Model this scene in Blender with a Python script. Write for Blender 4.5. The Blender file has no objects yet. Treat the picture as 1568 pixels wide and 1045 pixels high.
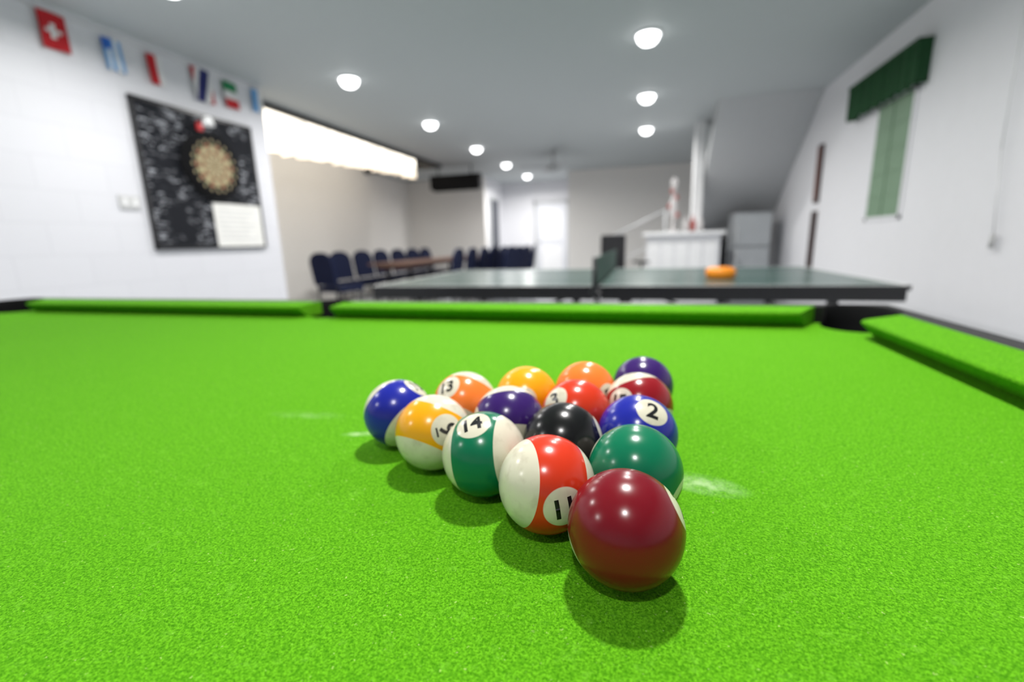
import bpy, bmesh, random
from math import *
from mathutils import Vector, Matrix
random.seed(4)
scene=bpy.context.scene
scene.view_settings.view_transform='Standard'
COL=bpy.context.collection

# ------------------------------------------------------------------ materials
def newmat(name):
    m=bpy.data.materials.new(name);m.use_nodes=True
    return m,m.node_tree.nodes,m.node_tree.links,m.node_tree.nodes['Principled BSDF']
def mat(name,col,rough=.5,metal=0,var=.06,scale=12,bump=0,bscale=60,emit=0,coat=0,spec=.5,alpha=1,sheen=0):
    m,N,L,b=newmat(name)
    tc=N.new('ShaderNodeTexCoord');no=N.new('ShaderNodeTexNoise');no.inputs['Scale'].default_value=scale
    L.new(tc.outputs['Object'],no.inputs['Vector'])
    mr=N.new('ShaderNodeMapRange');mr.inputs['To Min'].default_value=1-var;mr.inputs['To Max'].default_value=1+var
    L.new(no.outputs['Fac'],mr.inputs['Value'])
    mx=N.new('ShaderNodeVectorMath');mx.operation='SCALE';mx.inputs[0].default_value=col
    L.new(mr.outputs[0],mx.inputs['Scale']);L.new(mx.outputs[0],b.inputs['Base Color'])
    b.inputs['Roughness'].default_value=rough;b.inputs['Metallic'].default_value=metal
    b.inputs['Specular IOR Level'].default_value=spec
    b.inputs['Coat Weight'].default_value=coat
    b.inputs['Sheen Weight'].default_value=sheen
    if emit:
        b.inputs['Emission Color'].default_value=(*col,1);b.inputs['Emission Strength'].default_value=emit
    if bump:
        n2=N.new('ShaderNodeTexNoise');n2.inputs['Scale'].default_value=bscale;L.new(tc.outputs['Object'],n2.inputs['Vector'])
        bp=N.new('ShaderNodeBump');bp.inputs['Strength'].default_value=bump;bp.inputs['Distance'].default_value=.01
        L.new(n2.outputs['Fac'],bp.inputs['Height']);L.new(bp.outputs[0],b.inputs['Normal'])
    return m
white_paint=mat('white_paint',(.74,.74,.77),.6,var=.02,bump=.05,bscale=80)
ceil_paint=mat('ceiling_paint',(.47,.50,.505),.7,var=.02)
beige_paint=mat('beige_paint',(.80,.775,.75),.7,var=.03)
grey_paint=mat('soffit_paint',(.46,.47,.48),.7,var=.03)
trim_white=mat('trim_white',(.80,.80,.81),.4)
black_plastic=mat('black_plastic',(.012,.012,.014),.35)
matte_black=mat('matte_black',(.006,.006,.007),.75,spec=.15)
black_wood=mat('black_rail_laminate',(.012,.011,.012),.45,var=.2,scale=30,spec=.35)
dark_trim=mat('dark_trim',(.02,.018,.016),.6)
chrome=mat('chrome',(.7,.7,.7),.2,metal=1)
navy=mat('navy_upholstery',(.006,.010,.038),.8,bump=.2,bscale=300,spec=.2)
table_wood=mat('brown_laminate',(.16,.085,.06),.4,var=.2,scale=6)
floor_door=mat('door_paint',(.66,.67,.71),.45)
def brickwall():
    m,N,L,b=newmat('painted_block_wall')
    tc=N.new('ShaderNodeTexCoord')
    sp=N.new('ShaderNodeSeparateXYZ');cb=N.new('ShaderNodeCombineXYZ');L.new(tc.outputs['Object'],sp.inputs[0])
    L.new(sp.outputs['Y'],cb.inputs['X']);L.new(sp.outputs['Z'],cb.inputs['Y'])
    br=N.new('ShaderNodeTexBrick');br.inputs['Scale'].default_value=1;br.inputs['Brick Width'].default_value=.4;br.inputs['Row Height'].default_value=.2
    br.inputs['Mortar Size'].default_value=.005;br.inputs['Mortar Smooth'].default_value=.6
    br.inputs['Color1'].default_value=(.70,.70,.74,1);br.inputs['Color2'].default_value=(.685,.685,.725,1);br.inputs['Mortar'].default_value=(.64,.64,.68,1)
    L.new(cb.outputs[0],br.inputs['Vector']);L.new(br.outputs['Color'],b.inputs['Base Color'])
    bp=N.new('ShaderNodeBump');bp.inputs['Strength'].default_value=.2;bp.inputs['Distance'].default_value=.003;bp.invert=True
    L.new(br.outputs['Fac'],bp.inputs['Height']);L.new(bp.outputs[0],b.inputs['Normal']);b.inputs['Roughness'].default_value=.5
    return m
block_wall=brickwall()
def floormat():
    m,N,L,b=newmat('vinyl_tile_floor')
    tc=N.new('ShaderNodeTexCoord');br=N.new('ShaderNodeTexBrick');br.offset=0
    br.inputs['Scale'].default_value=1;br.inputs['Brick Width'].default_value=.6;br.inputs['Row Height'].default_value=.6;br.inputs['Mortar Size'].default_value=.004
    br.inputs['Color1'].default_value=(.50,.53,.56,1);br.inputs['Color2'].default_value=(.47,.50,.53,1);br.inputs['Mortar'].default_value=(.3,.3,.32,1)
    L.new(tc.outputs['Object'],br.inputs['Vector']);L.new(br.outputs['Color'],b.inputs['Base Color']);b.inputs['Roughness'].default_value=.25
    return m
floor_mat=floormat()

def clothmat(name,marks):
    m,N,L,b=newmat(name)
    tc=N.new('ShaderNodeTexCoord')
    def noise(s,d=2,r=.5):
        n=N.new('ShaderNodeTexNoise');n.inputs['Scale'].default_value=s;n.inputs['Detail'].default_value=d;n.inputs['Roughness'].default_value=r
        L.new(tc.outputs['Object'],n.inputs['Vector']);return n
    def mix(fac,a,c):
        x=N.new('ShaderNodeMix');x.data_type='RGBA'
        for s,i in ((fac,0),(a,6),(c,7)):
            if isinstance(s,tuple): x.inputs[i].default_value=s
            elif isinstance(s,(int,float)): x.inputs[i].default_value=s
            else: L.new(s,x.inputs[i])
        return x.outputs[2]
    def ramp(src,a,bb,lo=0,hi=1):
        r=N.new('ShaderNodeMapRange');r.inputs[1].default_value=a;r.inputs[2].default_value=bb;r.inputs[3].default_value=lo;r.inputs[4].default_value=hi
        L.new(src,r.inputs[0]);return r.outputs[0]
    big=noise(5,3);fine=noise(750,3,.8);mid=noise(140,5,.75);sp=noise(480,2);coarse=noise(330,2,.6)
    c=mix(ramp(big.outputs['Fac'],.3,.7),(.074,.335,.003,1),(.086,.360,.005,1))
    c=mix(ramp(fine.outputs['Fac'],.36,.64),mix(.95,c,(.030,.15,.001,1)),mix(.65,c,(.19,.53,.018,1)))
    c=mix(ramp(coarse.outputs['Fac'],.35,.5,.45,0),c,(.030,.17,.001,1))
    c=mix(ramp(mid.outputs['Fac'],.56,.74,0,.5),c,(.18,.48,.035,1))
    c=mix(ramp(sp.outputs['Fac'],.70,.76,0,.7),c,(.40,.58,.15,1))
    if marks:
        wob=noise(90,4,.7)
        for (x,y,ang,la,lb,st) in marks:
            mp=N.new('ShaderNodeMapping');mp.vector_type='TEXTURE';mp.inputs['Location'].default_value=(x,y,.8306);mp.inputs['Rotation'].default_value=(0,0,ang);mp.inputs['Scale'].default_value=(la,lb,.1)
            L.new(tc.outputs['Object'],mp.inputs[0])
            ln=N.new('ShaderNodeVectorMath');ln.operation='LENGTH';L.new(mp.outputs[0],ln.inputs[0])
            f1=ramp(ln.outputs['Value'],.1,1.0,st,0)
            mu=N.new('ShaderNodeMath');mu.operation='MULTIPLY';L.new(f1,mu.inputs[0]);L.new(ramp(wob.outputs['Fac'],.35,.65),mu.inputs[1])
            mu.use_clamp=True
            c=mix(mu.outputs[0],c,(.46,.62,.33,1))
    L.new(c,b.inputs['Base Color'])
    b.inputs['Roughness'].default_value=.95;b.inputs['Specular IOR Level'].default_value=.08
    bp=N.new('ShaderNodeBump');bp.inputs['Strength'].default_value=.8;bp.inputs['Distance'].default_value=.0007
    L.new(fine.outputs['Fac'],bp.inputs['Height']);L.new(bp.outputs[0],b.inputs['Normal'])
    return m
felt=clothmat('green_felt',[(-.245,.34,.28,.022,.006,1.0),(.045,.315,-.2,.032,.016,.7),(-.33,.37,.1,.05,.012,.2),(-.10,.105,1.0,.016,.005,.6)])
felt_c=clothmat('green_felt_cushion',[])

# ------------------------------------------------------------------ mesh builder
class MB:
    def __init__(s): s.bm=bmesh.new();s.mats=[]
    def mi(s,m):
        if m not in s.mats: s.mats.append(m)
        return s.mats.index(m)
    def _tag(s,faces,m,smooth=False):
        i=s.mi(m)
        for f in faces: f.material_index=i;f.smooth=smooth
    def box(s,x0,x1,y0,y1,z0,z1,m,bev=0,M=None):
        r=bmesh.ops.create_cube(s.bm,size=1);vs=r['verts']
        for v in vs: v.co=Vector(((x0+x1)/2+v.co.x*(x1-x0),(y0+y1)/2+v.co.y*(y1-y0),(z0+z1)/2+v.co.z*(z1-z0)))
        fs=set(f for v in vs for f in v.link_faces);s._tag(fs,m)
        if bev:
            es=list(set(e for v in vs for e in v.link_edges))
            r=bmesh.ops.bevel(s.bm,geom=es,offset=bev,segments=2,affect='EDGES',profile=.6);s._tag(r['faces'],m)
            vs=list(set(v for f in r['faces'] for v in f.verts))
        if M: bmesh.ops.transform(s.bm,matrix=M,verts=vs)
        return vs
    def cyl(s,p0,p1,r0,m,r1=None,seg=20,caps=True):
        p0=Vector(p0);p1=Vector(p1);r1=r0 if r1 is None else r1;d=p1-p0
        q=d.to_track_quat('Z','Y').to_matrix().to_4x4();M=Matrix.Translation((p0+p1)/2)@q
        r=bmesh.ops.create_cone(s.bm,cap_ends=caps,segments=seg,radius1=r0,radius2=r1,depth=d.length,matrix=M)
        fs=set(f for v in r['verts'] for f in v.link_faces);i=s.mi(m)
        for f in fs: f.material_index=i;f.smooth=len(f.verts)==4
    def sph(s,c,r,m,sc=(1,1,1),seg=20):
        M=Matrix.Translation(c)@Matrix.Diagonal((*sc,1))
        q=bmesh.ops.create_uvsphere(s.bm,u_segments=seg,v_segments=seg//2,radius=r,matrix=M)
        s._tag(set(f for v in q['verts'] for f in v.link_faces),m,True)
    def tube(s,pts,r,m,seg=8):
        for a,b in zip(pts,pts[1:]): s.cyl(a,b,r,m,seg=seg)
        for a in pts[1:-1]: s.sph(a,r,m,seg=8)
    def lathe(s,prof,c,m,seg=40,smooth=True):
        rings=[]
        for (r,z) in prof:
            rings.append([s.bm.verts.new((c[0]+r*cos(2*pi*k/seg),c[1]+r*sin(2*pi*k/seg),c[2]+z)) for k in range(seg)])
        i=s.mi(m)
        for a,b in zip(rings,rings[1:]):
            for k in range(seg):
                f=s.bm.faces.new((a[k],a[(k+1)%seg],b[(k+1)%seg],b[k]));f.material_index=i;f.smooth=smooth
    def poly(s,pts,m):
        f=s.bm.faces.new([s.bm.verts.new(p) for p in pts]);f.material_index=s.mi(m);return f
    def prism(s,pts,ext,m,smooth=False):
        e=Vector(ext);a=[s.bm.verts.new(p) for p in pts];b=[s.bm.verts.new(Vector(p)+e) for p in pts];i=s.mi(m)
        fs=[s.bm.faces.new(a[::-1]),s.bm.faces.new(b)]
        for k in range(len(a)):
            fs.append(s.bm.faces.new((a[k],a[(k+1)%len(a)],b[(k+1)%len(a)],b[k])))
        for f in fs: f.material_index=i
    def done(s,name,loc=(0,0,0),rot=0,parent=None,recalc=True):
        if recalc: bmesh.ops.recalc_face_normals(s.bm,faces=s.bm.faces)
        me=bpy.data.meshes.new(name);s.bm.to_mesh(me);s.bm.free()
        for m in s.mats: me.materials.append(m)
        o=bpy.data.objects.new(name,me);COL.objects.link(o);o.location=loc;o.rotation_euler[2]=rot
        if parent: o.parent=parent
        return o
def empty(name,loc=(0,0,0)):
    o=bpy.data.objects.new(name,None);COL.objects.link(o);o.location=loc;o.empty_display_size=.1;return o
def simple(name,*a,**k):
    b=MB();b.box(*a,**k);return b.done(name)
def boolean(o,cutters):
    for c in cutters:
        md=o.modifiers.new('b','BOOLEAN');md.operation='DIFFERENCE';md.object=c;md.solver='EXACT'
    dg=bpy.context.evaluated_depsgraph_get();me=bpy.data.meshes.new_from_object(o.evaluated_get(dg))
    o.modifiers.clear();old=o.data;o.data=me;bpy.data.meshes.remove(old)

# ------------------------------------------------------------------ room shell
YB=-2.7
simple('floor',-5.8,2.0,YB-.1,12.2,-.1,0,floor_mat)
simple('wall_left',-3.74,-3.54,YB,3.90,0,2.5,block_wall)
simple('wall_right',1.785,1.95,YB,10.6,0,2.5,white_paint)
simple('wall_front',-3.74,1.95,YB-.15,YB,0,2.5,white_paint)
simple('wall_alcove_return',-5.7,-3.74,3.80,3.90,0,2.85,beige_paint)
simple('wall_alcove',-5.7,-5.55,3.90,10.6,0,2.85,beige_paint)
simple('wall_back_left',-5.55,-3.62,10.5,10.65,0,2.5,beige_paint)
simple('wall_hall_side',-3.77,-3.62,10.65,12.0,0,2.5,white_paint)
simple('wall_back',-3.77,-1.5,12.0,12.15,0,2.5,white_paint)
simple('wall_hall_partition',-1.65,-1.5,10.65,12.0,0,2.5,white_paint)
simple('wall_back_right',-1.65,1.785,10.5,10.65,0,2.5,beige_paint)
b=MB()
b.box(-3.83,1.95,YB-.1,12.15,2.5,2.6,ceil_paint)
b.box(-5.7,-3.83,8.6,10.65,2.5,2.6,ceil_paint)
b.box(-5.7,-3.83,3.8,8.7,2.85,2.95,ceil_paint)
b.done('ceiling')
b=MB();b.box(-3.88,-3.82,3.92,8.6,2.45,2.87,dark_trim);b.box(-5.5,-3.82,8.56,8.62,2.45,2.87,dark_trim);b.done('trim_alcove')
for n,(x0,x1,y0,y1) in enumerate([(-3.54,-3.525,YB,3.9),(1.77,1.785,YB,7.2)]):
    simple('baseboard_'+('left','right')[n],x0,x1,y0,y1,0,.1,trim_white)

# alcove fabric valance with scalloped hem; back-light glow and fade painted as emission
lit,N,L,bs=newmat('painted_glow_fabric')
tc=N.new('ShaderNodeTexCoord');sp=N.new('ShaderNodeSeparateXYZ');L.new(tc.outputs['Object'],sp.inputs[0])
hz=N.new('ShaderNodeMath');hz.operation='MULTIPLY_ADD';L.new(sp.outputs['Y'],hz.inputs[0]);hz.inputs[1].default_value=-.046;L.new(sp.outputs['Z'],hz.inputs[2])
rp=N.new('ShaderNodeValToRGB')
mr=N.new('ShaderNodeMapRange');mr.inputs[1].default_value=1.87;mr.inputs[2].default_value=2.35;L.new(hz.outputs[0],mr.inputs[0]);L.new(mr.outputs[0],rp.inputs[0])
e=rp.color_ramp.elements;e[0].position=0;e[0].color=(.62,.50,.36,1);e[1].position=.45;e[1].color=(1,.93,.80,1)
nz=N.new('ShaderNodeTexNoise');nz.inputs['Scale'].default_value=5;L.new(tc.outputs['Object'],nz.inputs['Vector'])
m2=N.new('ShaderNodeMapRange');m2.inputs[1].default_value=.3;m2.inputs[2].default_value=.7;m2.inputs[3].default_value=1.4;m2.inputs[4].default_value=3.2;L.new(nz.outputs['Fac'],m2.inputs[0])
L.new(rp.outputs[0],bs.inputs['Emission Color']);L.new(m2.outputs[0],bs.inputs['Emission Strength']);bs.inputs['Base Color'].default_value=(.8,.76,.7,1);bs.inputs['Roughness'].default_value=.9
b=MB();i=b.mi(lit);cols=[];n=200
for k in range(n+1):
    t=k/n;y=4.1+4.3*t
    hem=2.08+.20*(t**.7)-.035*abs(sin(t*pi*13))
    cols.append([b.bm.verts.new((-4.25+.05*sin(t*110+z*.7),y,z)) for z in (2.82,2.6,2.4,2.25,hem)])
for a,c in zip(cols,cols[1:]):
    for j in range(4):
        f=b.bm.faces.new((a[j],c[j],c[j+1],a[j+1]));f.material_index=i;f.smooth=True
b.box(-4.31,-4.19,4.05,8.45,2.82,2.85,dark_trim)
b.done('alcove_light_valance')

# door and panels
b=MB()
dx0,dx1=-2.70,-1.92
b.box(dx0,dx1,11.955,11.985,.005,1.95,floor_door,.004)
for x0,x1 in ((dx0-.07,dx0),(dx1,dx1+.07)): b.box(x0,x1,11.94,11.995,.005,2.02,grey_paint,.004)
b.box(dx0-.07,dx1+.07,11.94,11.995,1.95,2.02,grey_paint,.004)
for z0,z1 in ((.15,.9),(1.05,1.8)):
    b.box(dx0+.12,dx1-.12,11.945,11.957,z0,z1,trim_white,.004)
b.sph((dx0+.06,11.93,1.0),.03,chrome)
b.done('door_1')
b=MB();b.box(-3.615,-3.57,10.80,11.45,.005,2.1,grey_paint,.004);b.box(-3.58,-3.555,10.87,11.38,.005,2.03,mat('dark_door',(.05,.055,.07),.5),.004);b.sph((-3.53,11.3,1.0),.025,chrome);b.done('hall_cupboard_door')

# ------------------------------------------------------------------ downlights
lampm=mat('lamp_diffuser',(1,1,1),.5,emit=6)
def downlight(x,y,P):
    e=empty('ceiling_downlight',(x,y,2.5))
    b=MB();b.lathe([(.080,-.0005),(.098,-.001),(.100,-.008),(.095,-.014),(.080,-.012),(.080,-.0005)],(0,0,0),trim_white)
    b.lathe([(.082,-.004),(.080,-.025),(.070,-.05),(.050,-.068),(.025,-.077),(.001,-.08)],(0,0,0),lampm,36)
    b.done('fitting',parent=e)
    ld=bpy.data.lights.new('lamp','AREA');ld.shape='DISK';ld.size=.10;ld.energy=P;ld.color=(1,.985,.96);ld.spread=radians(170)
    lo=bpy.data.objects.new('lamp',ld);COL.objects.link(lo);lo.parent=e;lo.location=(0,0,-.083)
P=22
for k in range(-3,5): downlight(-2.63,3.99+1.679*k,P*(.8 if k<-1 else 2.2 if k==4 else 1.15 if k>0 else 1))  # row runs on out of view; lamp behind the camera is added fill
for k in(-3,-1,0,1,2): downlight(-.02,3.965+1.56*k if k!=-2 else 0,P*{-3:.7,-2:1.5,-1:.9,0:1.1,1:1.1,2:1.1}[k])  # first lamp is unseen, added behind the camera as fill
downlight(-.02,3.965-1.56*2,33)

# ------------------------------------------------------------------ camera
f,p,r,a=697.427,.21314,-.02858,.28226
F=Vector((-sin(a)*cos(p),cos(a)*cos(p),-sin(p)));r0=Vector((cos(a),sin(a),0));u0=r0.cross(F)
rt=cos(r)*r0+sin(r)*u0;up=cos(r)*u0-sin(r)*r0
cd=bpy.data.cameras.new('camera');cam=bpy.data.objects.new('camera',cd);COL.objects.link(cam)
M=Matrix((( rt.x,up.x,-F.x,0),(rt.y,up.y,-F.y,0),(rt.z,up.z,-F.z,1.0),(0,0,0,1)));cam.matrix_world=M
cd.sensor_width=36;cd.lens=36*f/1568;cd.clip_start=.01;cd.clip_end=100
cd.dof.use_dof=True;cd.dof.focus_distance=.235;cd.dof.aperture_fstop=4.0
scene.camera=cam
w=bpy.data.worlds.new('w');scene.world=w;w.use_nodes=True;w.node_tree.nodes['Background'].inputs[0].default_value=(.6,.7,.9,1);w.node_tree.nodes['Background'].inputs[1].default_value=.3

# ------------------------------------------------------------------ pool table
ZC=.8306
NX1,NX0=.345,-1.883;NY1,NY0=.928,-.186;XM=-.769;YM=(NY0+NY1)/2
pt=empty('pool_table')
pk=[(NX1+.035,NY1+.035,.058),(NX0-.035,NY1+.035,.058),(NX1+.035,NY0-.035,.058),(NX0-.035,NY0-.035,.058),(XM,NY1+.06,.05),(XM,NY0-.06,.05)]
cut=[]
for x,y,rr in pk:
    b=MB();b.cyl((x,y,.70),(x,y,.95),rr,black_plastic,seg=48);cut.append(b.done('c'))
b=MB();b.box(NX0-.07,NX1+.07,NY0-.07,NY1+.07,ZC-.03,ZC,felt);bed=b.done('playing_bed',parent=pt)
boolean(bed,cut)
OW=.122
b=MB();b.box(NX0-OW,NX1+OW,NY0-OW,NY1+OW,.79,.8625,black_wood,.012);fr=b.done('rail_frame',parent=pt)
b=MB();b.box(NX0-.0745,NX1+.0745,NY0-.0745,NY1+.0745,.70,.95,black_wood);inner=b.done('c')
boolean(fr,[inner]+cut)
for c in cut+[inner]: bpy.data.objects.remove(c)
for x,y,rr in pk:
    b=MB();b.lathe([(rr+.004,ZC+.0335),(rr-.0015,ZC+.034),(rr-.003,ZC+.030),(rr-.004,ZC-.0),(rr-.006,ZC-.10),(rr*.6,ZC-.13),(.001,ZC-.135)],(x,y,0),matte_black,48)
    for f_ in list(b.bm.faces):
        c=f_.calc_center_median()
        if c.z>ZC-.002:
            v=Vector((c.x-x,c.y-y));t=Vector(((XM-x) if abs(x-XM)>.1 else 0,YM-y));t=Vector((0 if abs(t.x)<.01 else copysign(1,t.x),copysign(1,t.y))).normalized()
            if v.normalized().dot(t)>-.05: b.bm.faces.remove(f_)
    b.done('pocket_liner',parent=pt,recalc=False)
def cushion(s0,s1,o0,o1,side):
    prof=[(.0000,ZC+.0245),(-.0006,ZC+.0268),(.001,ZC+.0288),(.006,ZC+.0303),(.074,ZC+.0325),(.074,ZC+.0005),(.026,ZC+.0005)]
    b=MB();i=b.mi(felt_c);A=[];B=[]
    for d,z in prof:
        sa=s0-o0*d/.074;sb=s1+o1*d/.074
        def P_(s,d):
            return {'far':(s,NY1+d,z),'near':(s,NY0-d,z),'right':(NX1+d,s,z),'left':(NX0-d,s,z)}[side]
        A.append(b.bm.verts.new(P_(sa,d)));B.append(b.bm.verts.new(P_(sb,d)))
    n=len(A)
    for k in range(n):
        f=b.bm.faces.new((A[k],A[(k+1)%n],B[(k+1)%n],B[k]));f.material_index=i;f.smooth=k in(0,1,2)
    b.bm.faces.new(A);b.bm.faces.new(B[::-1])
    b.done('cushion',parent=pt)
G=.045;CM=.068
for sd in('far','near'):
    cushion(XM+G,NX1-CM,.008,.045,sd);cushion(NX0+CM,XM-G,.045,.008,sd)
for sd in('right','left'): cushion(NY0+CM,NY1-CM,.045,.045,sd)
b=MB()
b.box(NX0-.10,NX1+.10,NY0-.10,NY1+.10,.60,.795,black_wood,.01)
b.box(NX0-.08,NX1+.08,NY0-.08,NY1+.08,.58,.60,black_plastic)
for x in(NX0+.12,NX1-.12):
    for y in(NY0+.12,NY1-.12):
        b.box(x-.07,x+.07,y-.07,y+.07,.05,.58,black_wood,.01);b.cyl((x,y,0),(x,y,.05),.05,black_plastic)
b.done('cabinet',parent=pt)

# ------------------------------------------------------------------ balls
R=.028575
cream=(.64,.60,.48)
def ballmat(name,col,n,pole,solid):
    m,N,L,b=newmat(name)
    tc=N.new('ShaderNodeTexCoord');nm=N.new('ShaderNodeVectorMath');nm.operation='NORMALIZE';L.new(tc.outputs['Object'],nm.inputs[0])
    def absdot(v):
        d=N.new('ShaderNodeVectorMath');d.operation='DOT_PRODUCT';L.new(nm.outputs[0],d.inputs[0]);d.inputs[1].default_value=v
        q=N.new('ShaderNodeMath');q.operation='ABSOLUTE';L.new(d.outputs['Value'],q.inputs[0]);return q.outputs[0]
    def step(src,t,w=.004):
        q=N.new('ShaderNodeMapRange');q.inputs[1].default_value=t-w;q.inputs[2].default_value=t+w;L.new(src,q.inputs[0]);return q.outputs[0]
    fac=step(absdot(n),cos(radians(23.5)))
    if not solid:
        f2=step(absdot(pole),.50);mx=N.new('ShaderNodeMath');mx.operation='MAXIMUM';L.new(fac,mx.inputs[0]);L.new(f2,mx.inputs[1]);fac=mx.outputs[0]
    no=N.new('ShaderNodeTexNoise');no.inputs['Scale'].default_value=120;no.inputs['Detail'].default_value=4;L.new(tc.outputs['Object'],no.inputs['Vector'])
    cr=N.new('ShaderNodeMix');cr.data_type='RGBA';cr.inputs[6].default_value=(*cream,1);cr.inputs[7].default_value=(.48,.43,.33,1)
    mr=N.new('ShaderNodeMapRange');mr.inputs[1].default_value=.5;mr.inputs[2].default_value=.85;L.new(no.outputs['Fac'],mr.inputs[0]);L.new(mr.outputs[0],cr.inputs[0])
    x=N.new('ShaderNodeMix');x.data_type='RGBA';L.new(fac,x.inputs[0]);x.inputs[6].default_value=(*col,1);L.new(cr.outputs[2],x.inputs[7])
    L.new(x.outputs[2],b.inputs['Base Color'])
    rr=N.new('ShaderNodeMapRange');rr.inputs[3].default_value=.15;rr.inputs[4].default_value=.28;L.new(no.outputs['Fac'],rr.inputs[0]);L.new(rr.outputs[0],b.inputs['Roughness'])
    b.inputs['Specular IOR Level'].default_value=.42
    return m
ink=mat('number_ink',(.01,.01,.012),.25)
C_={'maroon':(.16,.003,.010),'red':(.60,.035,.010),'green':(.002,.15,.070),'black':(.006,.006,.007),'blue':(.012,.018,.30),'yellow':(.80,.35,.006),'purple':(.035,.010,.12),'orange':(.82,.19,.03),'wine':(.26,.006,.012)}
balls=[
(-.0056,.2102,'maroon',1,'7',(.93,.34,.10),None,0),
(-.0509,.2428,'red',0,'11',(.33,-.46,.83),(-.96,.10,.27),18),
(-.0017,.2697,'green',1,'6',(.80,-.52,.12),None,0),
(-.1002,.2713,'green',0,'14',(-.28,.68,.68),(.95,.02,.28),22),
(-.0517,.3005,'black',1,'8',(.93,.30,.06),None,0),
(-.0004,.3265,'blue',1,'2',(.40,.56,.72),None,-25),
(-.1522,.2984,'yellow',0,'9',(.34,.05,.92),(.42,.90,.0),-75),
(-.1002,.3302,'purple',0,'12',(-.95,.0,.2),(.45,-.80,.30),0),
(-.0501,.3576,'red',1,'3',(-.60,.40,.69),None,30),
(-.0002,.3880,'wine',0,'15',(-.52,.12,.84),(-.30,.90,-.30),0),
(-.1979,.3281,'blue',0,'10',(.50,.78,.30),(.60,-.55,.45),0),
(-.1508,.3627,'orange',0,'13',(-.55,.50,.65),(-.35,-.85,.35),20),
(-.1000,.3904,'yellow',1,'1',(.1,.1,-1),None,0),
(-.0502,.4160,'orange',1,'5',(.72,-.15,.66),None,20),
(.0030,.4440,'purple',1,'4',(.5,.2,-.9),None,0)]
pos=[Vector((q[0],q[1])) for q in balls];tgt=[v.copy() for v in pos];D=2*R+.00003
for it in range(600):
    for i in range(15):
        pos[i]+= (tgt[i]-pos[i])*.02*(1-it/600)
    for i in range(15):
        for j in range(i):
            d=pos[i]-pos[j];l=d.length
            if l<D: c=d*((D-l)/l/2);pos[i]+=c;pos[j]-=c
camp=Vector((0,0,1.0))
for k,(x,y,cn,solid,num,n,pole,roll) in enumerate(balls):
    c=Vector((pos[k].x,pos[k].y,ZC+R))
    wv=(camp-c).normalized();e1=(rt-wv*rt.dot(wv)).normalized();e2=wv.cross(e1)
    T=lambda v:(e1*v[0]+e2*v[1]+wv*v[2]).normalized()
    nn=T(n);pp=None
    if pole: pp=T(pole);pp=(pp-nn*pp.dot(nn)).normalized()
    b=MB();m=ballmat('ball_'+num,C_[cn],nn,pp,solid)
    q=bmesh.ops.create_uvsphere(b.bm,u_segments=96,v_segments=48,radius=R);b._tag(b.bm.faces,m,True)
    bo=b.done('pool_ball',loc=c,recalc=False)
    cu=bpy.data.curves.new('n','FONT');cu.body=num;cu.size=.0185 if len(num)==1 else .0158;cu.align_x='CENTER';cu.align_y='CENTER';cu.offset=.00050;cu.resolution_u=6
    to=bpy.data.objects.new('n',cu);COL.objects.link(to)
    dg=bpy.context.evaluated_depsgraph_get();dg.update();me=bpy.data.meshes.new_from_object(to.evaluated_get(dg))
    bpy.data.objects.remove(to)
    bm=bmesh.new();bm.from_mesh(me);bmesh.ops.triangulate(bm,faces=bm.faces)
    xs=[v.co.x for v in bm.verts];ys=[v.co.y for v in bm.verts];cx=(min(xs)+max(xs))/2;cy=(min(ys)+max(ys))/2
    if num in('6','9'):
        yb=min(ys)-.0022;vv=[bm.verts.new((cx+sx*.0036,yy,0)) for sx,yy in((-1,yb),(1,yb),(1,yb+.0013),(-1,yb+.0013))];bm.faces.new(vv);cy-=.001
    for _ in range(4):
        es=[e for e in bm.edges if e.calc_length()>.0018]
        if not es: break
        bmesh.ops.subdivide_edges(bm,edges=es,cuts=1);bmesh.ops.triangulate(bm,faces=bm.faces)
    up_=(e2-nn*e2.dot(nn)).normalized();rx=up_.cross(nn).normalized()
    ang=radians(roll);ex=rx*cos(ang)+up_*sin(ang);ey=up_*cos(ang)-rx*sin(ang)
    for v in bm.verts:
        t=ex*((v.co.x-cx)*.95)+ey*(v.co.y-cy);l=t.length
        v.co=(nn*cos(l/R)+(t/l*sin(l/R) if l>1e-9 else Vector()))*(R+.00009)
    for fc in bm.faces:
        fc.smooth=True
        if fc.normal.dot(fc.calc_center_median())<0: fc.normal_flip()
    bm.to_mesh(me);bm.free();me.materials.clear();me.materials.append(ink)
    no=bpy.data.objects.new('number',me);COL.objects.link(no);no.parent=bo

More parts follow.
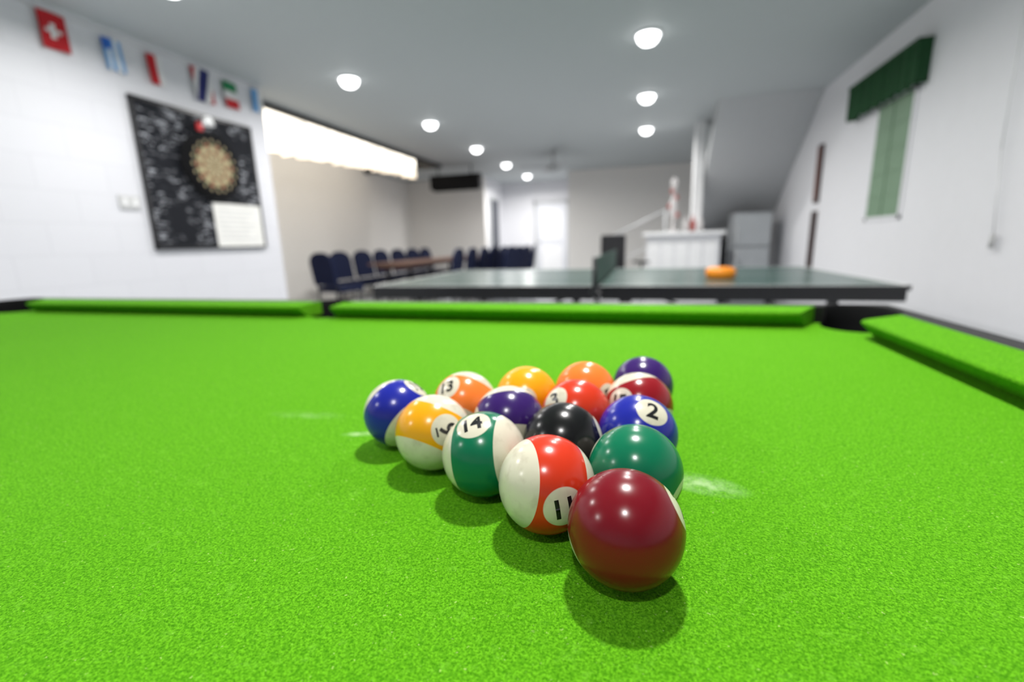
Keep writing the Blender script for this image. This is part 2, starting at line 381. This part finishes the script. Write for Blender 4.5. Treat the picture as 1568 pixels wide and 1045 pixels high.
# ------------------------------------------------------------------ table tennis table
tt_green=mat('tt_top_green',(.045,.10,.085),.25,var=.08,scale=3,spec=.6)
white_line=mat('white_line',(.8,.8,.8),.5)
net_m=mat('net_green',(.01,.06,.04),.7)
TX0,TX1,TY0,TY1=-1.61,1.165,2.47,3.995
b=MB();mid=-.235
for x0,x1 in((TX0,mid-.01),(mid+.01,TX1)):
    b.box(x0,x1,TY0,TY1,.738,.76,tt_green,.002)
    b.box(x0-.001,x1+.001,TY0-.002,TY0,.738,.7605,black_plastic)
    for y0,y1 in((TY0+.002,TY0+.02),(TY1-.02,TY1),((TY0+TY1)/2-.002,(TY0+TY1)/2+.002)): b.box(x0+.001,x1-.001,y0+.001,y1-.001,.7601,.7606,white_line)
    xe=x0 if x0==TX0 else x1-.02
    b.box(xe+.001,xe+.019,TY0+.02,TY1-.02,.7601,.7606,white_line)
    b.box(x0+.01,x1-.01,TY0+.005,TY0+.03,.685,.738,black_plastic);b.box(x0+.01,x1-.01,TY1-.04,TY1-.015,.69,.738,black_plastic)
    b.box(x0+.01,x0+.035,TY0+.015,TY1-.015,.69,.738,black_plastic);b.box(x1-.035,x1-.01,TY0+.015,TY1-.015,.69,.738,black_plastic)
    xl=x0+.25 if x0==TX0 else x1-.25;xc=x1-.12 if x0==TX0 else x0+.12
    for y in(TY0+.15,TY1-.15):
        b.box(xl-.02,xl+.02,y-.02,y+.02,.03,.70,black_plastic);b.cyl((xl,y,0),(xl,y,.03),.03,black_plastic)
        b.box(xc-.02,xc+.02,y-.02,y+.02,.12,.70,black_plastic)
        b.cyl((xc,y-.02,.06),(xc,y+.02,.06),.06,black_plastic)
        b.tube([(xl,y,.25),(xc,y,.62)],.012,black_plastic)
    b.box(xl-.015,xl+.015,TY0+.15,TY1-.15,.2,.23,black_plastic);b.box(xc-.02,xc+.02,TY0+.15,TY1-.15,.10,.14,black_plastic)
for y in(TY0-.13,TY1+.13):
    b.cyl((mid,y,.73),(mid,y,.915),.012,black_plastic);b.box(mid-.03,mid+.03,min(y,y+.16 if y<3 else y-.16),max(y,y+.16 if y<3 else y-.16),.715,.737,black_plastic)
b.box(mid-.004,mid+.004,TY0-.13,TY1+.13,.902,.9125,net_m)
b.box(mid-.003,mid+.003,TY0-.13,TY1+.13,.77,.902,net_m)
b.done('table_tennis_table')
org=mat('orange_plastic',(.95,.30,.01),.5)
b=MB();b.lathe([(.001,0),(.07,0),(.080,.010),(.084,.035),(.080,.052),(.06,.062),(.001,.066)],(0,0,0),org,32);b.done('orange_ball_tub',loc=(.44,2.95,.7606))
crate=mat('green_crate',(.01,.13,.06),.5)
b=MB();b.box(-.25,.25,-.18,.18,0,.30,crate,.015);b.box(-.27,.27,-.2,.2,.27,.31,crate,.01)
for x in(-.15,0,.15): b.box(x-.05,x+.05,-.186,-.18,.05,.22,crate,.002)
b.done('storage_crate',loc=(.58,4.3,0))

# ------------------------------------------------------------------ left wall items
XW=-3.54
m,N,L,bs=newmat('chalkboard');tc=N.new('ShaderNodeTexCoord');mp=N.new('ShaderNodeMapping');mp.inputs['Scale'].default_value=(1,9,30);L.new(tc.outputs['Object'],mp.inputs[0])
no=N.new('ShaderNodeTexNoise');no.inputs['Scale'].default_value=1.5;no.inputs['Detail'].default_value=4;no.inputs['Roughness'].default_value=.7;L.new(mp.outputs[0],no.inputs['Vector'])
mr=N.new('ShaderNodeMapRange');mr.inputs[1].default_value=.54;mr.inputs[2].default_value=.62;L.new(no.outputs['Fac'],mr.inputs[0])
n3=N.new('ShaderNodeTexNoise');n3.inputs['Scale'].default_value=4;L.new(tc.outputs['Object'],n3.inputs['Vector'])
mr3=N.new('ShaderNodeMapRange');mr3.inputs[1].default_value=.40;mr3.inputs[2].default_value=.55;L.new(n3.outputs['Fac'],mr3.inputs[0])
mu=N.new('ShaderNodeMath');mu.operation='MULTIPLY';L.new(mr.outputs[0],mu.inputs[0]);L.new(mr3.outputs[0],mu.inputs[1])
x=N.new('ShaderNodeMix');x.data_type='RGBA';x.inputs[6].default_value=(.010,.011,.015,1);x.inputs[7].default_value=(.42,.43,.47,1);L.new(mu.outputs[0],x.inputs[0]);L.new(x.outputs[2],bs.inputs['Base Color']);bs.inputs['Roughness'].default_value=.8;bs.inputs['Specular IOR Level'].default_value=.2
b=MB();b.box(XW+.001,XW+.02,2.65,3.67,1.04,2.08,m);
for y0,y1,z0,z1 in((2.63,2.655,1.02,2.10),(3.665,3.69,1.02,2.10),(2.63,3.69,1.02,1.045),(2.63,3.69,2.075,2.10)): b.box(XW+.001,XW+.028,y0,y1,z0,z1,black_plastic)
b.done('chalkboard')
b=MB();pm=mat('paper_white',(.80,.79,.76),.7);b.box(XW+.0285,XW+.0305,3.16,3.66,1.035,1.40,pm)
line=mat('print_grey',(.6,.6,.6),.7)
for k in range(7): b.box(XW+.0305,XW+.031,3.20,3.60-.05*(k%3),1.34-k*.04,1.35-k*.04,line)
b.done('score_sheet')
tan=mat('sisal_tan',(.42,.35,.20),.8);olive=mat('sisal_dark',(.20,.145,.08),.8);dred=mat('sisal_red',(.40,.04,.02),.8);dgrn=mat('sisal_green',(.04,.12,.04),.8)
b=MB()
DY=3.20;DZ=1.69
def P3(r,t,xo): return (XW+xo,DY+r*cos(t),DZ+r*sin(t))
def ringx(r0,r1,xo,mf,n=20,sub=3):
    for k in range(n):
        for s_ in range(sub):
            t0=(k+s_/sub-.5)*2*pi/n;t1=(k+(s_+1)/sub-.5)*2*pi/n
            b.poly([P3(r0,t0,xo),P3(r1,t0,xo),P3(r1,t1,xo),P3(r0,t1,xo)],mf(k))
b.cyl((XW+.032,DY,DZ),(XW+.06,DY,DZ),.265,matte_black,seg=60)
b.cyl((XW+.06,DY,DZ),(XW+.075,DY,DZ),.2255,matte_black,seg=60)
xo=.0765
ringx(.012,.099,xo,lambda k:tan if k%2 else olive);ringx(.099,.107,xo,lambda k:dgrn if k%2 else dred)
ringx(.107,.162,xo,lambda k:tan if k%2 else olive);ringx(.162,.170,xo,lambda k:dgrn if k%2 else dred)
ringx(.0064,.014,xo,lambda k:dgrn);ringx(.0005,.0064,xo+.0002,lambda k:dred)
for k in range(20):
    t=k*2*pi/20;b.box(XW+.075,XW+.078,-.008,.008,-.012,.012,tan,M=Matrix.Translation((0,DY+.198*cos(t),DZ+.198*sin(t))))
b.done('dartboard')
b=MB();b.tube([(XW+.04,3.14,2.03),(XW+.12,3.14,2.05),(XW+.14,3.14,2.02)],.010,chrome);b.cyl((XW+.14,3.14,1.99),(XW+.14,3.14,2.05),.045,mat('lamp_white',(.9,.9,.9),.4,emit=.3),r1=.025)
rd=mat('red_plastic',(.6,.01,.015),.5);b.box(XW+.032,XW+.05,3.12,3.17,1.958,2.02,rd,.004);b.done('dartboard_lamp')
b=MB();b.box(XW,XW+.015,2.44,2.58,1.31,1.40,mat('switch_plastic',(.55,.55,.55),.4),.004);b.box(XW+.015,XW+.02,2.46,2.49,1.33,1.38,trim_white,.002);b.box(XW+.015,XW+.02,2.53,2.56,1.33,1.38,trim_white,.002);b.done('light_switch')
fc={k:mat('flag_'+k,v,.8,var=.05) for k,v in dict(red=(.46,.006,.012),white=(.72,.72,.72),blue=(.02,.12,.50),sky=(.12,.34,.66),navy=(.01,.015,.12),green=(.01,.20,.07)).items()}
def flag(y0,y1,z0,z1,fn,tilt=0):
    b=MB();n=20;mm=20;g=[[None]*(mm+1) for _ in range(n+1)]
    for i in range(n+1):
        for j in range(mm+1):
            u=i/n;v=j/mm;y=y0+(y1-y0)*u;z=z1-(z1-z0)*v
            g[i][j]=b.bm.verts.new((XW+.022+.008*sin(u*7+v*2)*v,y+(v*tilt),z+.004*sin(u*pi)))
    for i in range(n):
        for j in range(mm):
            q=b.bm.faces.new((g[i][j],g[i+1][j],g[i+1][j+1],g[i][j+1]));q.material_index=b.mi(fc[fn((i+.5)/n,(j+.5)/mm)]);q.smooth=True
    b.done('hanging_flag')
flag(2.18,2.325,2.235,2.445,lambda u,v:'white' if (abs(u-.5)<.28 and abs(v-.5)<.06) or (abs(u-.5)<.08 and abs(v-.5)<.2) else 'red')
flag(2.52,2.64,2.225,2.42,lambda u,v:('sky' if int(u*5)%2==0 else 'white') if v>.35 or u>.5 else 'blue',.01)
flag(2.81,2.92,2.22,2.42,lambda u,v:'red' if u<.66 else 'white',.01)
flag(3.16,3.33,2.20,2.45,lambda u,v:['red','white','navy','navy','white','red'][min(5,int((u+(v)*.5)/1.5*6))],.02)
flag(3.45,3.59,2.22,2.43,lambda u,v:'green' if v<.36 else ('red' if v>.66 else 'white'),.01)
flag(3.76,3.88,2.26,2.45,lambda u,v:'sky' if u<.6 else 'white')
b=MB();b.tube([(XW+.006,1.0,2.465),(XW+.006,2.2,2.455),(XW+.006,3.0,2.455),(XW+.006,3.85,2.465)],.003,trim_white);b.done('flag_string')

# ------------------------------------------------------------------ right wall: window
XR=1.785
gl=mat('green_blind_fabric',(.17,.27,.175),.6,var=.06,scale=5);dg_=mat('valance_green',(.006,.060,.015),.8,var=.3,scale=20)
b=MB()
for y0,y1,z0,z1 in((4.06,4.10,1.09,1.99),(4.60,4.64,1.09,1.99),(4.06,4.64,1.09,1.12),(4.06,4.64,1.96,1.99)): b.box(XR-.010,XR,y0,y1,z0,z1,white_paint,.002)
b.box(XR-.012,XR-.004,4.10,4.60,1.12,1.97,gl)
for k in range(4): b.box(XR-.016,XR-.011,4.10,4.60,1.27+k*.17,1.275+k*.17,gl)
b.box(XR-.018,XR-.011,4.345,4.355,1.12,1.96,gl)
b.done('window_1')
b=MB();n=90;i=b.mi(dg_);cc=[]
for k in range(n+1):
    t=k/n;y=3.97+1.08*t;xx=XR-.07+.018*sin(t*95)+.006*sin(t*37)
    cc.append([b.bm.verts.new((xx,y,z)) for z in(2.235,2.1,1.96+.01*sin(t*60))])
for A,B in zip(cc,cc[1:]):
    for j in range(2):
        q=b.bm.faces.new((A[j],B[j],B[j+1],A[j+1]));q.material_index=i;q.smooth=True
b.box(XR-.09,XR,3.96,5.06,2.225,2.245,dg_);b.box(XR-.08,XR,3.965,3.975,1.97,2.235,dg_);b.box(XR-.08,XR,5.045,5.055,1.97,2.235,dg_)
b.done('window_valance')
b=MB();b.tube([(XR-.03,3.12,2.2),(XR-.03,3.10,1.4),(XR-.025,3.05,.97)],.004,trim_white);b.cyl((XR-.025,3.05,.90),(XR-.025,3.05,.97),.012,mat('grey_toggle',(.5,.5,.5),.5));b.done('blind_cord')
brn=mat('dark_brown_wood',(.05,.03,.028),.5);rb=mat('reddish_print',(.16,.06,.045),.6)
for z0,z1 in((1.33,1.92),(.62,1.24)):
    b=MB();b.box(XR-.03,XR,5.78,5.90,z0,z1,brn,.004);b.box(XR-.033,XR-.03,5.80,5.88,z0+.03,z1-.03,rb if z0>1 else brn);b.done('wall_plaque')

# ------------------------------------------------------------------ stairs at back right
b=MB()
b.prism([(.76,5.95,2.498),(.76,8.1,.95),(.76,8.1,1.15),(.76,6.25,2.498)],(1.02,0,0),grey_paint)
b.done('staircase_soffit')
simple('stair_newel_wall',.62,.74,6.9,7.15,0,2.498,trim_white,bev=.004)
b=MB();b.box(.62,.74,7.16,8.1,0,1.0,white_paint);b.box(.76,1.784,8.12,8.2,0,1.2,mat('understair_shade',(.04,.04,.045),.7));b.done('under_stair_panel_and_shade')  # near-black sheet stands in for the shade in the gap under the stairs
fm=mat('fridge_grey',(.40,.42,.44),.35);b=MB();b.box(1.16,1.61,6.9,7.35,.03,1.30,fm,.012)
b.box(1.165,1.605,6.865,6.898,.06,.85,fm,.01);b.box(1.165,1.605,6.865,6.898,.865,1.29,fm,.01)
b.box(1.18,1.20,6.84,6.866,.55,.82,chrome,.003);b.box(1.18,1.20,6.84,6.866,.90,1.15,chrome,.003)
for x in(1.2,1.56):
    for y in(6.95,7.3): b.cyl((x,y,0),(x,y,.03),.02,black_plastic)
b.done('refrigerator')
b=MB();b.box(.03,.92,6.35,6.82,0,1.03,white_paint);b.box(-.02,.97,6.28,6.86,1.03,1.075,trim_white,.008)
for k in range(5): b.box(.05+k*.17,.20+k*.17,6.335,6.35,.1,.95,trim_white,.004)
b.box(.03,.92,6.33,6.35,0,.08,grey_paint);b.done('bar_counter')
gls=mat('pale_glass',(.55,.53,.53),.2);rdm=mat('muted_red',(.35,.06,.05),.5);b=MB()
b.lathe([(.001,0),(.07,0),(.07,.015),(.02,.03),(.018,.16),(.045,.22),(.055,.30),(.045,.40),(.022,.46),(.025,.54),(.048,.60),(.043,.66),(.001,.70)],(0,0,0),gls,28)
for k,(dx,z) in enumerate(((.05,.22),(-.06,.33),(.03,.44),(-.03,.52))): b.sph((dx,-.03,z),.024,rdm,(1,1,1.3))
b.done('glass_drink_tower',loc=(.36,6.6,1.075))
b=MB()
for k in range(3): b.lathe([(.001,0),(.035,0),(.036,.12),(.012,.16),(.012,.20),(.001,.205)],(k*.09,.02*(k%2),0),(gls,rdm,gls)[k],16)
b.done('bottle_group',loc=(.52,6.6,1.075))
b=MB();b.tube([(-.62,7.3,0),(-.62,7.3,.98),(.30,7.6,1.42),(.30,7.6,0)],.014,grey_paint);b.tube([(-.62,7.3,.55),(.30,7.6,.99)],.010,grey_paint);b.done('hand_rail')
b=MB()
for k in range(5):
    t=k*2*pi/5;b.tube([(0,0,.10),(.26*cos(t),.26*sin(t),.07)],.016,black_plastic);b.cyl((.26*cos(t)-.015,.26*sin(t),.03),(.26*cos(t)+.015,.26*sin(t),.03),.03,black_plastic)
b.cyl((0,0,.08),(0,0,.45),.025,black_plastic);b.box(-.23,.23,-.22,.22,.45,.53,black_plastic,.03);b.box(-.18,.18,.20,.26,.60,1.06,black_plastic,.025);b.box(-.03,.03,.22,.26,.47,.65,black_plastic)
for sx in(-1,1): b.tube([(sx*.2,0,.5),(sx*.27,0,.52),(sx*.27,0,.70)],.014,black_plastic);b.box(sx*.27-.03,sx*.27+.03,-.12,.14,.70,.73,black_plastic,.01)
b.done('office_chair',loc=(-.23,5.9,0),rot=.7)

# ------------------------------------------------------------------ meeting table & banquet chairs
b=MB();b.box(-4.00,-3.30,6.1,9.7,.72,.75,table_wood,.006);b.box(-3.90,-3.40,6.2,9.6,.66,.72,table_wood)
for y in(6.4,7.9,9.4):
    for x in(-3.85,-3.45): b.cyl((x,y,0),(x,y,.66),.025,black_plastic)
b.done('meeting_table')
def chairmesh():
    b=MB()
    b.box(-.23,.23,-.22,.21,.40,.48,navy,.025)
    pts=[];w=.225
    for (x,z) in [(-w,.50),(w,.50),(w*1.02,.80)]+[(w*cos(t),.80+.14*sin(t)) for t in [k*pi/14 for k in range(1,14)]]+[(-w*1.02,.80)]: pts.append((x,.20+(z-.5)*.14,z))
    b.prism(pts,(0,.045,0),navy)
    for sx in(-1,1):
        b.tube([(sx*.20,-.19,0),(sx*.20,-.19,.40)],.013,black_plastic);b.tube([(sx*.20,.26,0),(sx*.205,.20,.42),(sx*.205,.235,.62),(sx*.205,.265,.80)],.013,black_plastic)
    b.tube([(-.20,-.19,.2),(.20,-.19,.2)],.008,black_plastic)
    for sx in(-1,1): b.tube([(sx*.20,-.19,.25),(sx*.2,.22,.25)],.008,black_plastic)
    return b.done('banquet_chair')
ch=None
def place(x,y,rot):
    global ch
    if ch is None: ch=chairmesh();o=ch
    else: o=bpy.data.objects.new('banquet_chair',ch.data);COL.objects.link(o)
    o.location=(x,y,0);o.rotation_euler[2]=rot
place(-4.07,5.50,radians(165))
for k in range(6): place(-4.36,6.30+k*.60,pi/2+random.uniform(-.1,.1))
for k in range(6): place(-2.90,6.35+k*.58,-pi/2+random.uniform(-.1,.1))
for k in range(4): place(-2.38,7.35+k*.55,-pi/2+random.uniform(-.15,.15))
b=MB();b.box(-4.15,-3.10,8.75,8.92,2.07,2.34,matte_black,.02)
for x in(-4.0,-3.3): b.cyl((x,8.84,2.34),(x,8.84,2.5),.012,matte_black)
b.box(-4.1,-3.15,8.80,8.87,2.04,2.07,matte_black);b.done('projector_screen_housing')
fan=mat('fan_grey',(.40,.41,.42),.5);b=MB();b.cyl((0,0,-.22),(0,0,0),.015,fan);b.cyl((0,0,-.03),(0,0,0),.06,fan);b.lathe([(.001,-.20),(.09,-.21),(.11,-.26),(.08,-.31),(.001,-.33)],(0,0,0),fan)
for k in range(4):
    t=k*pi/2+.4;b.box(.10,.60,-.06,.06,-.255,-.245,fan,.002,M=Matrix.Rotation(t,4,'Z')@Matrix.Rotation(.15,4,'X'))
b.done('ceiling_fan',loc=(-1.55,8.2,2.498))
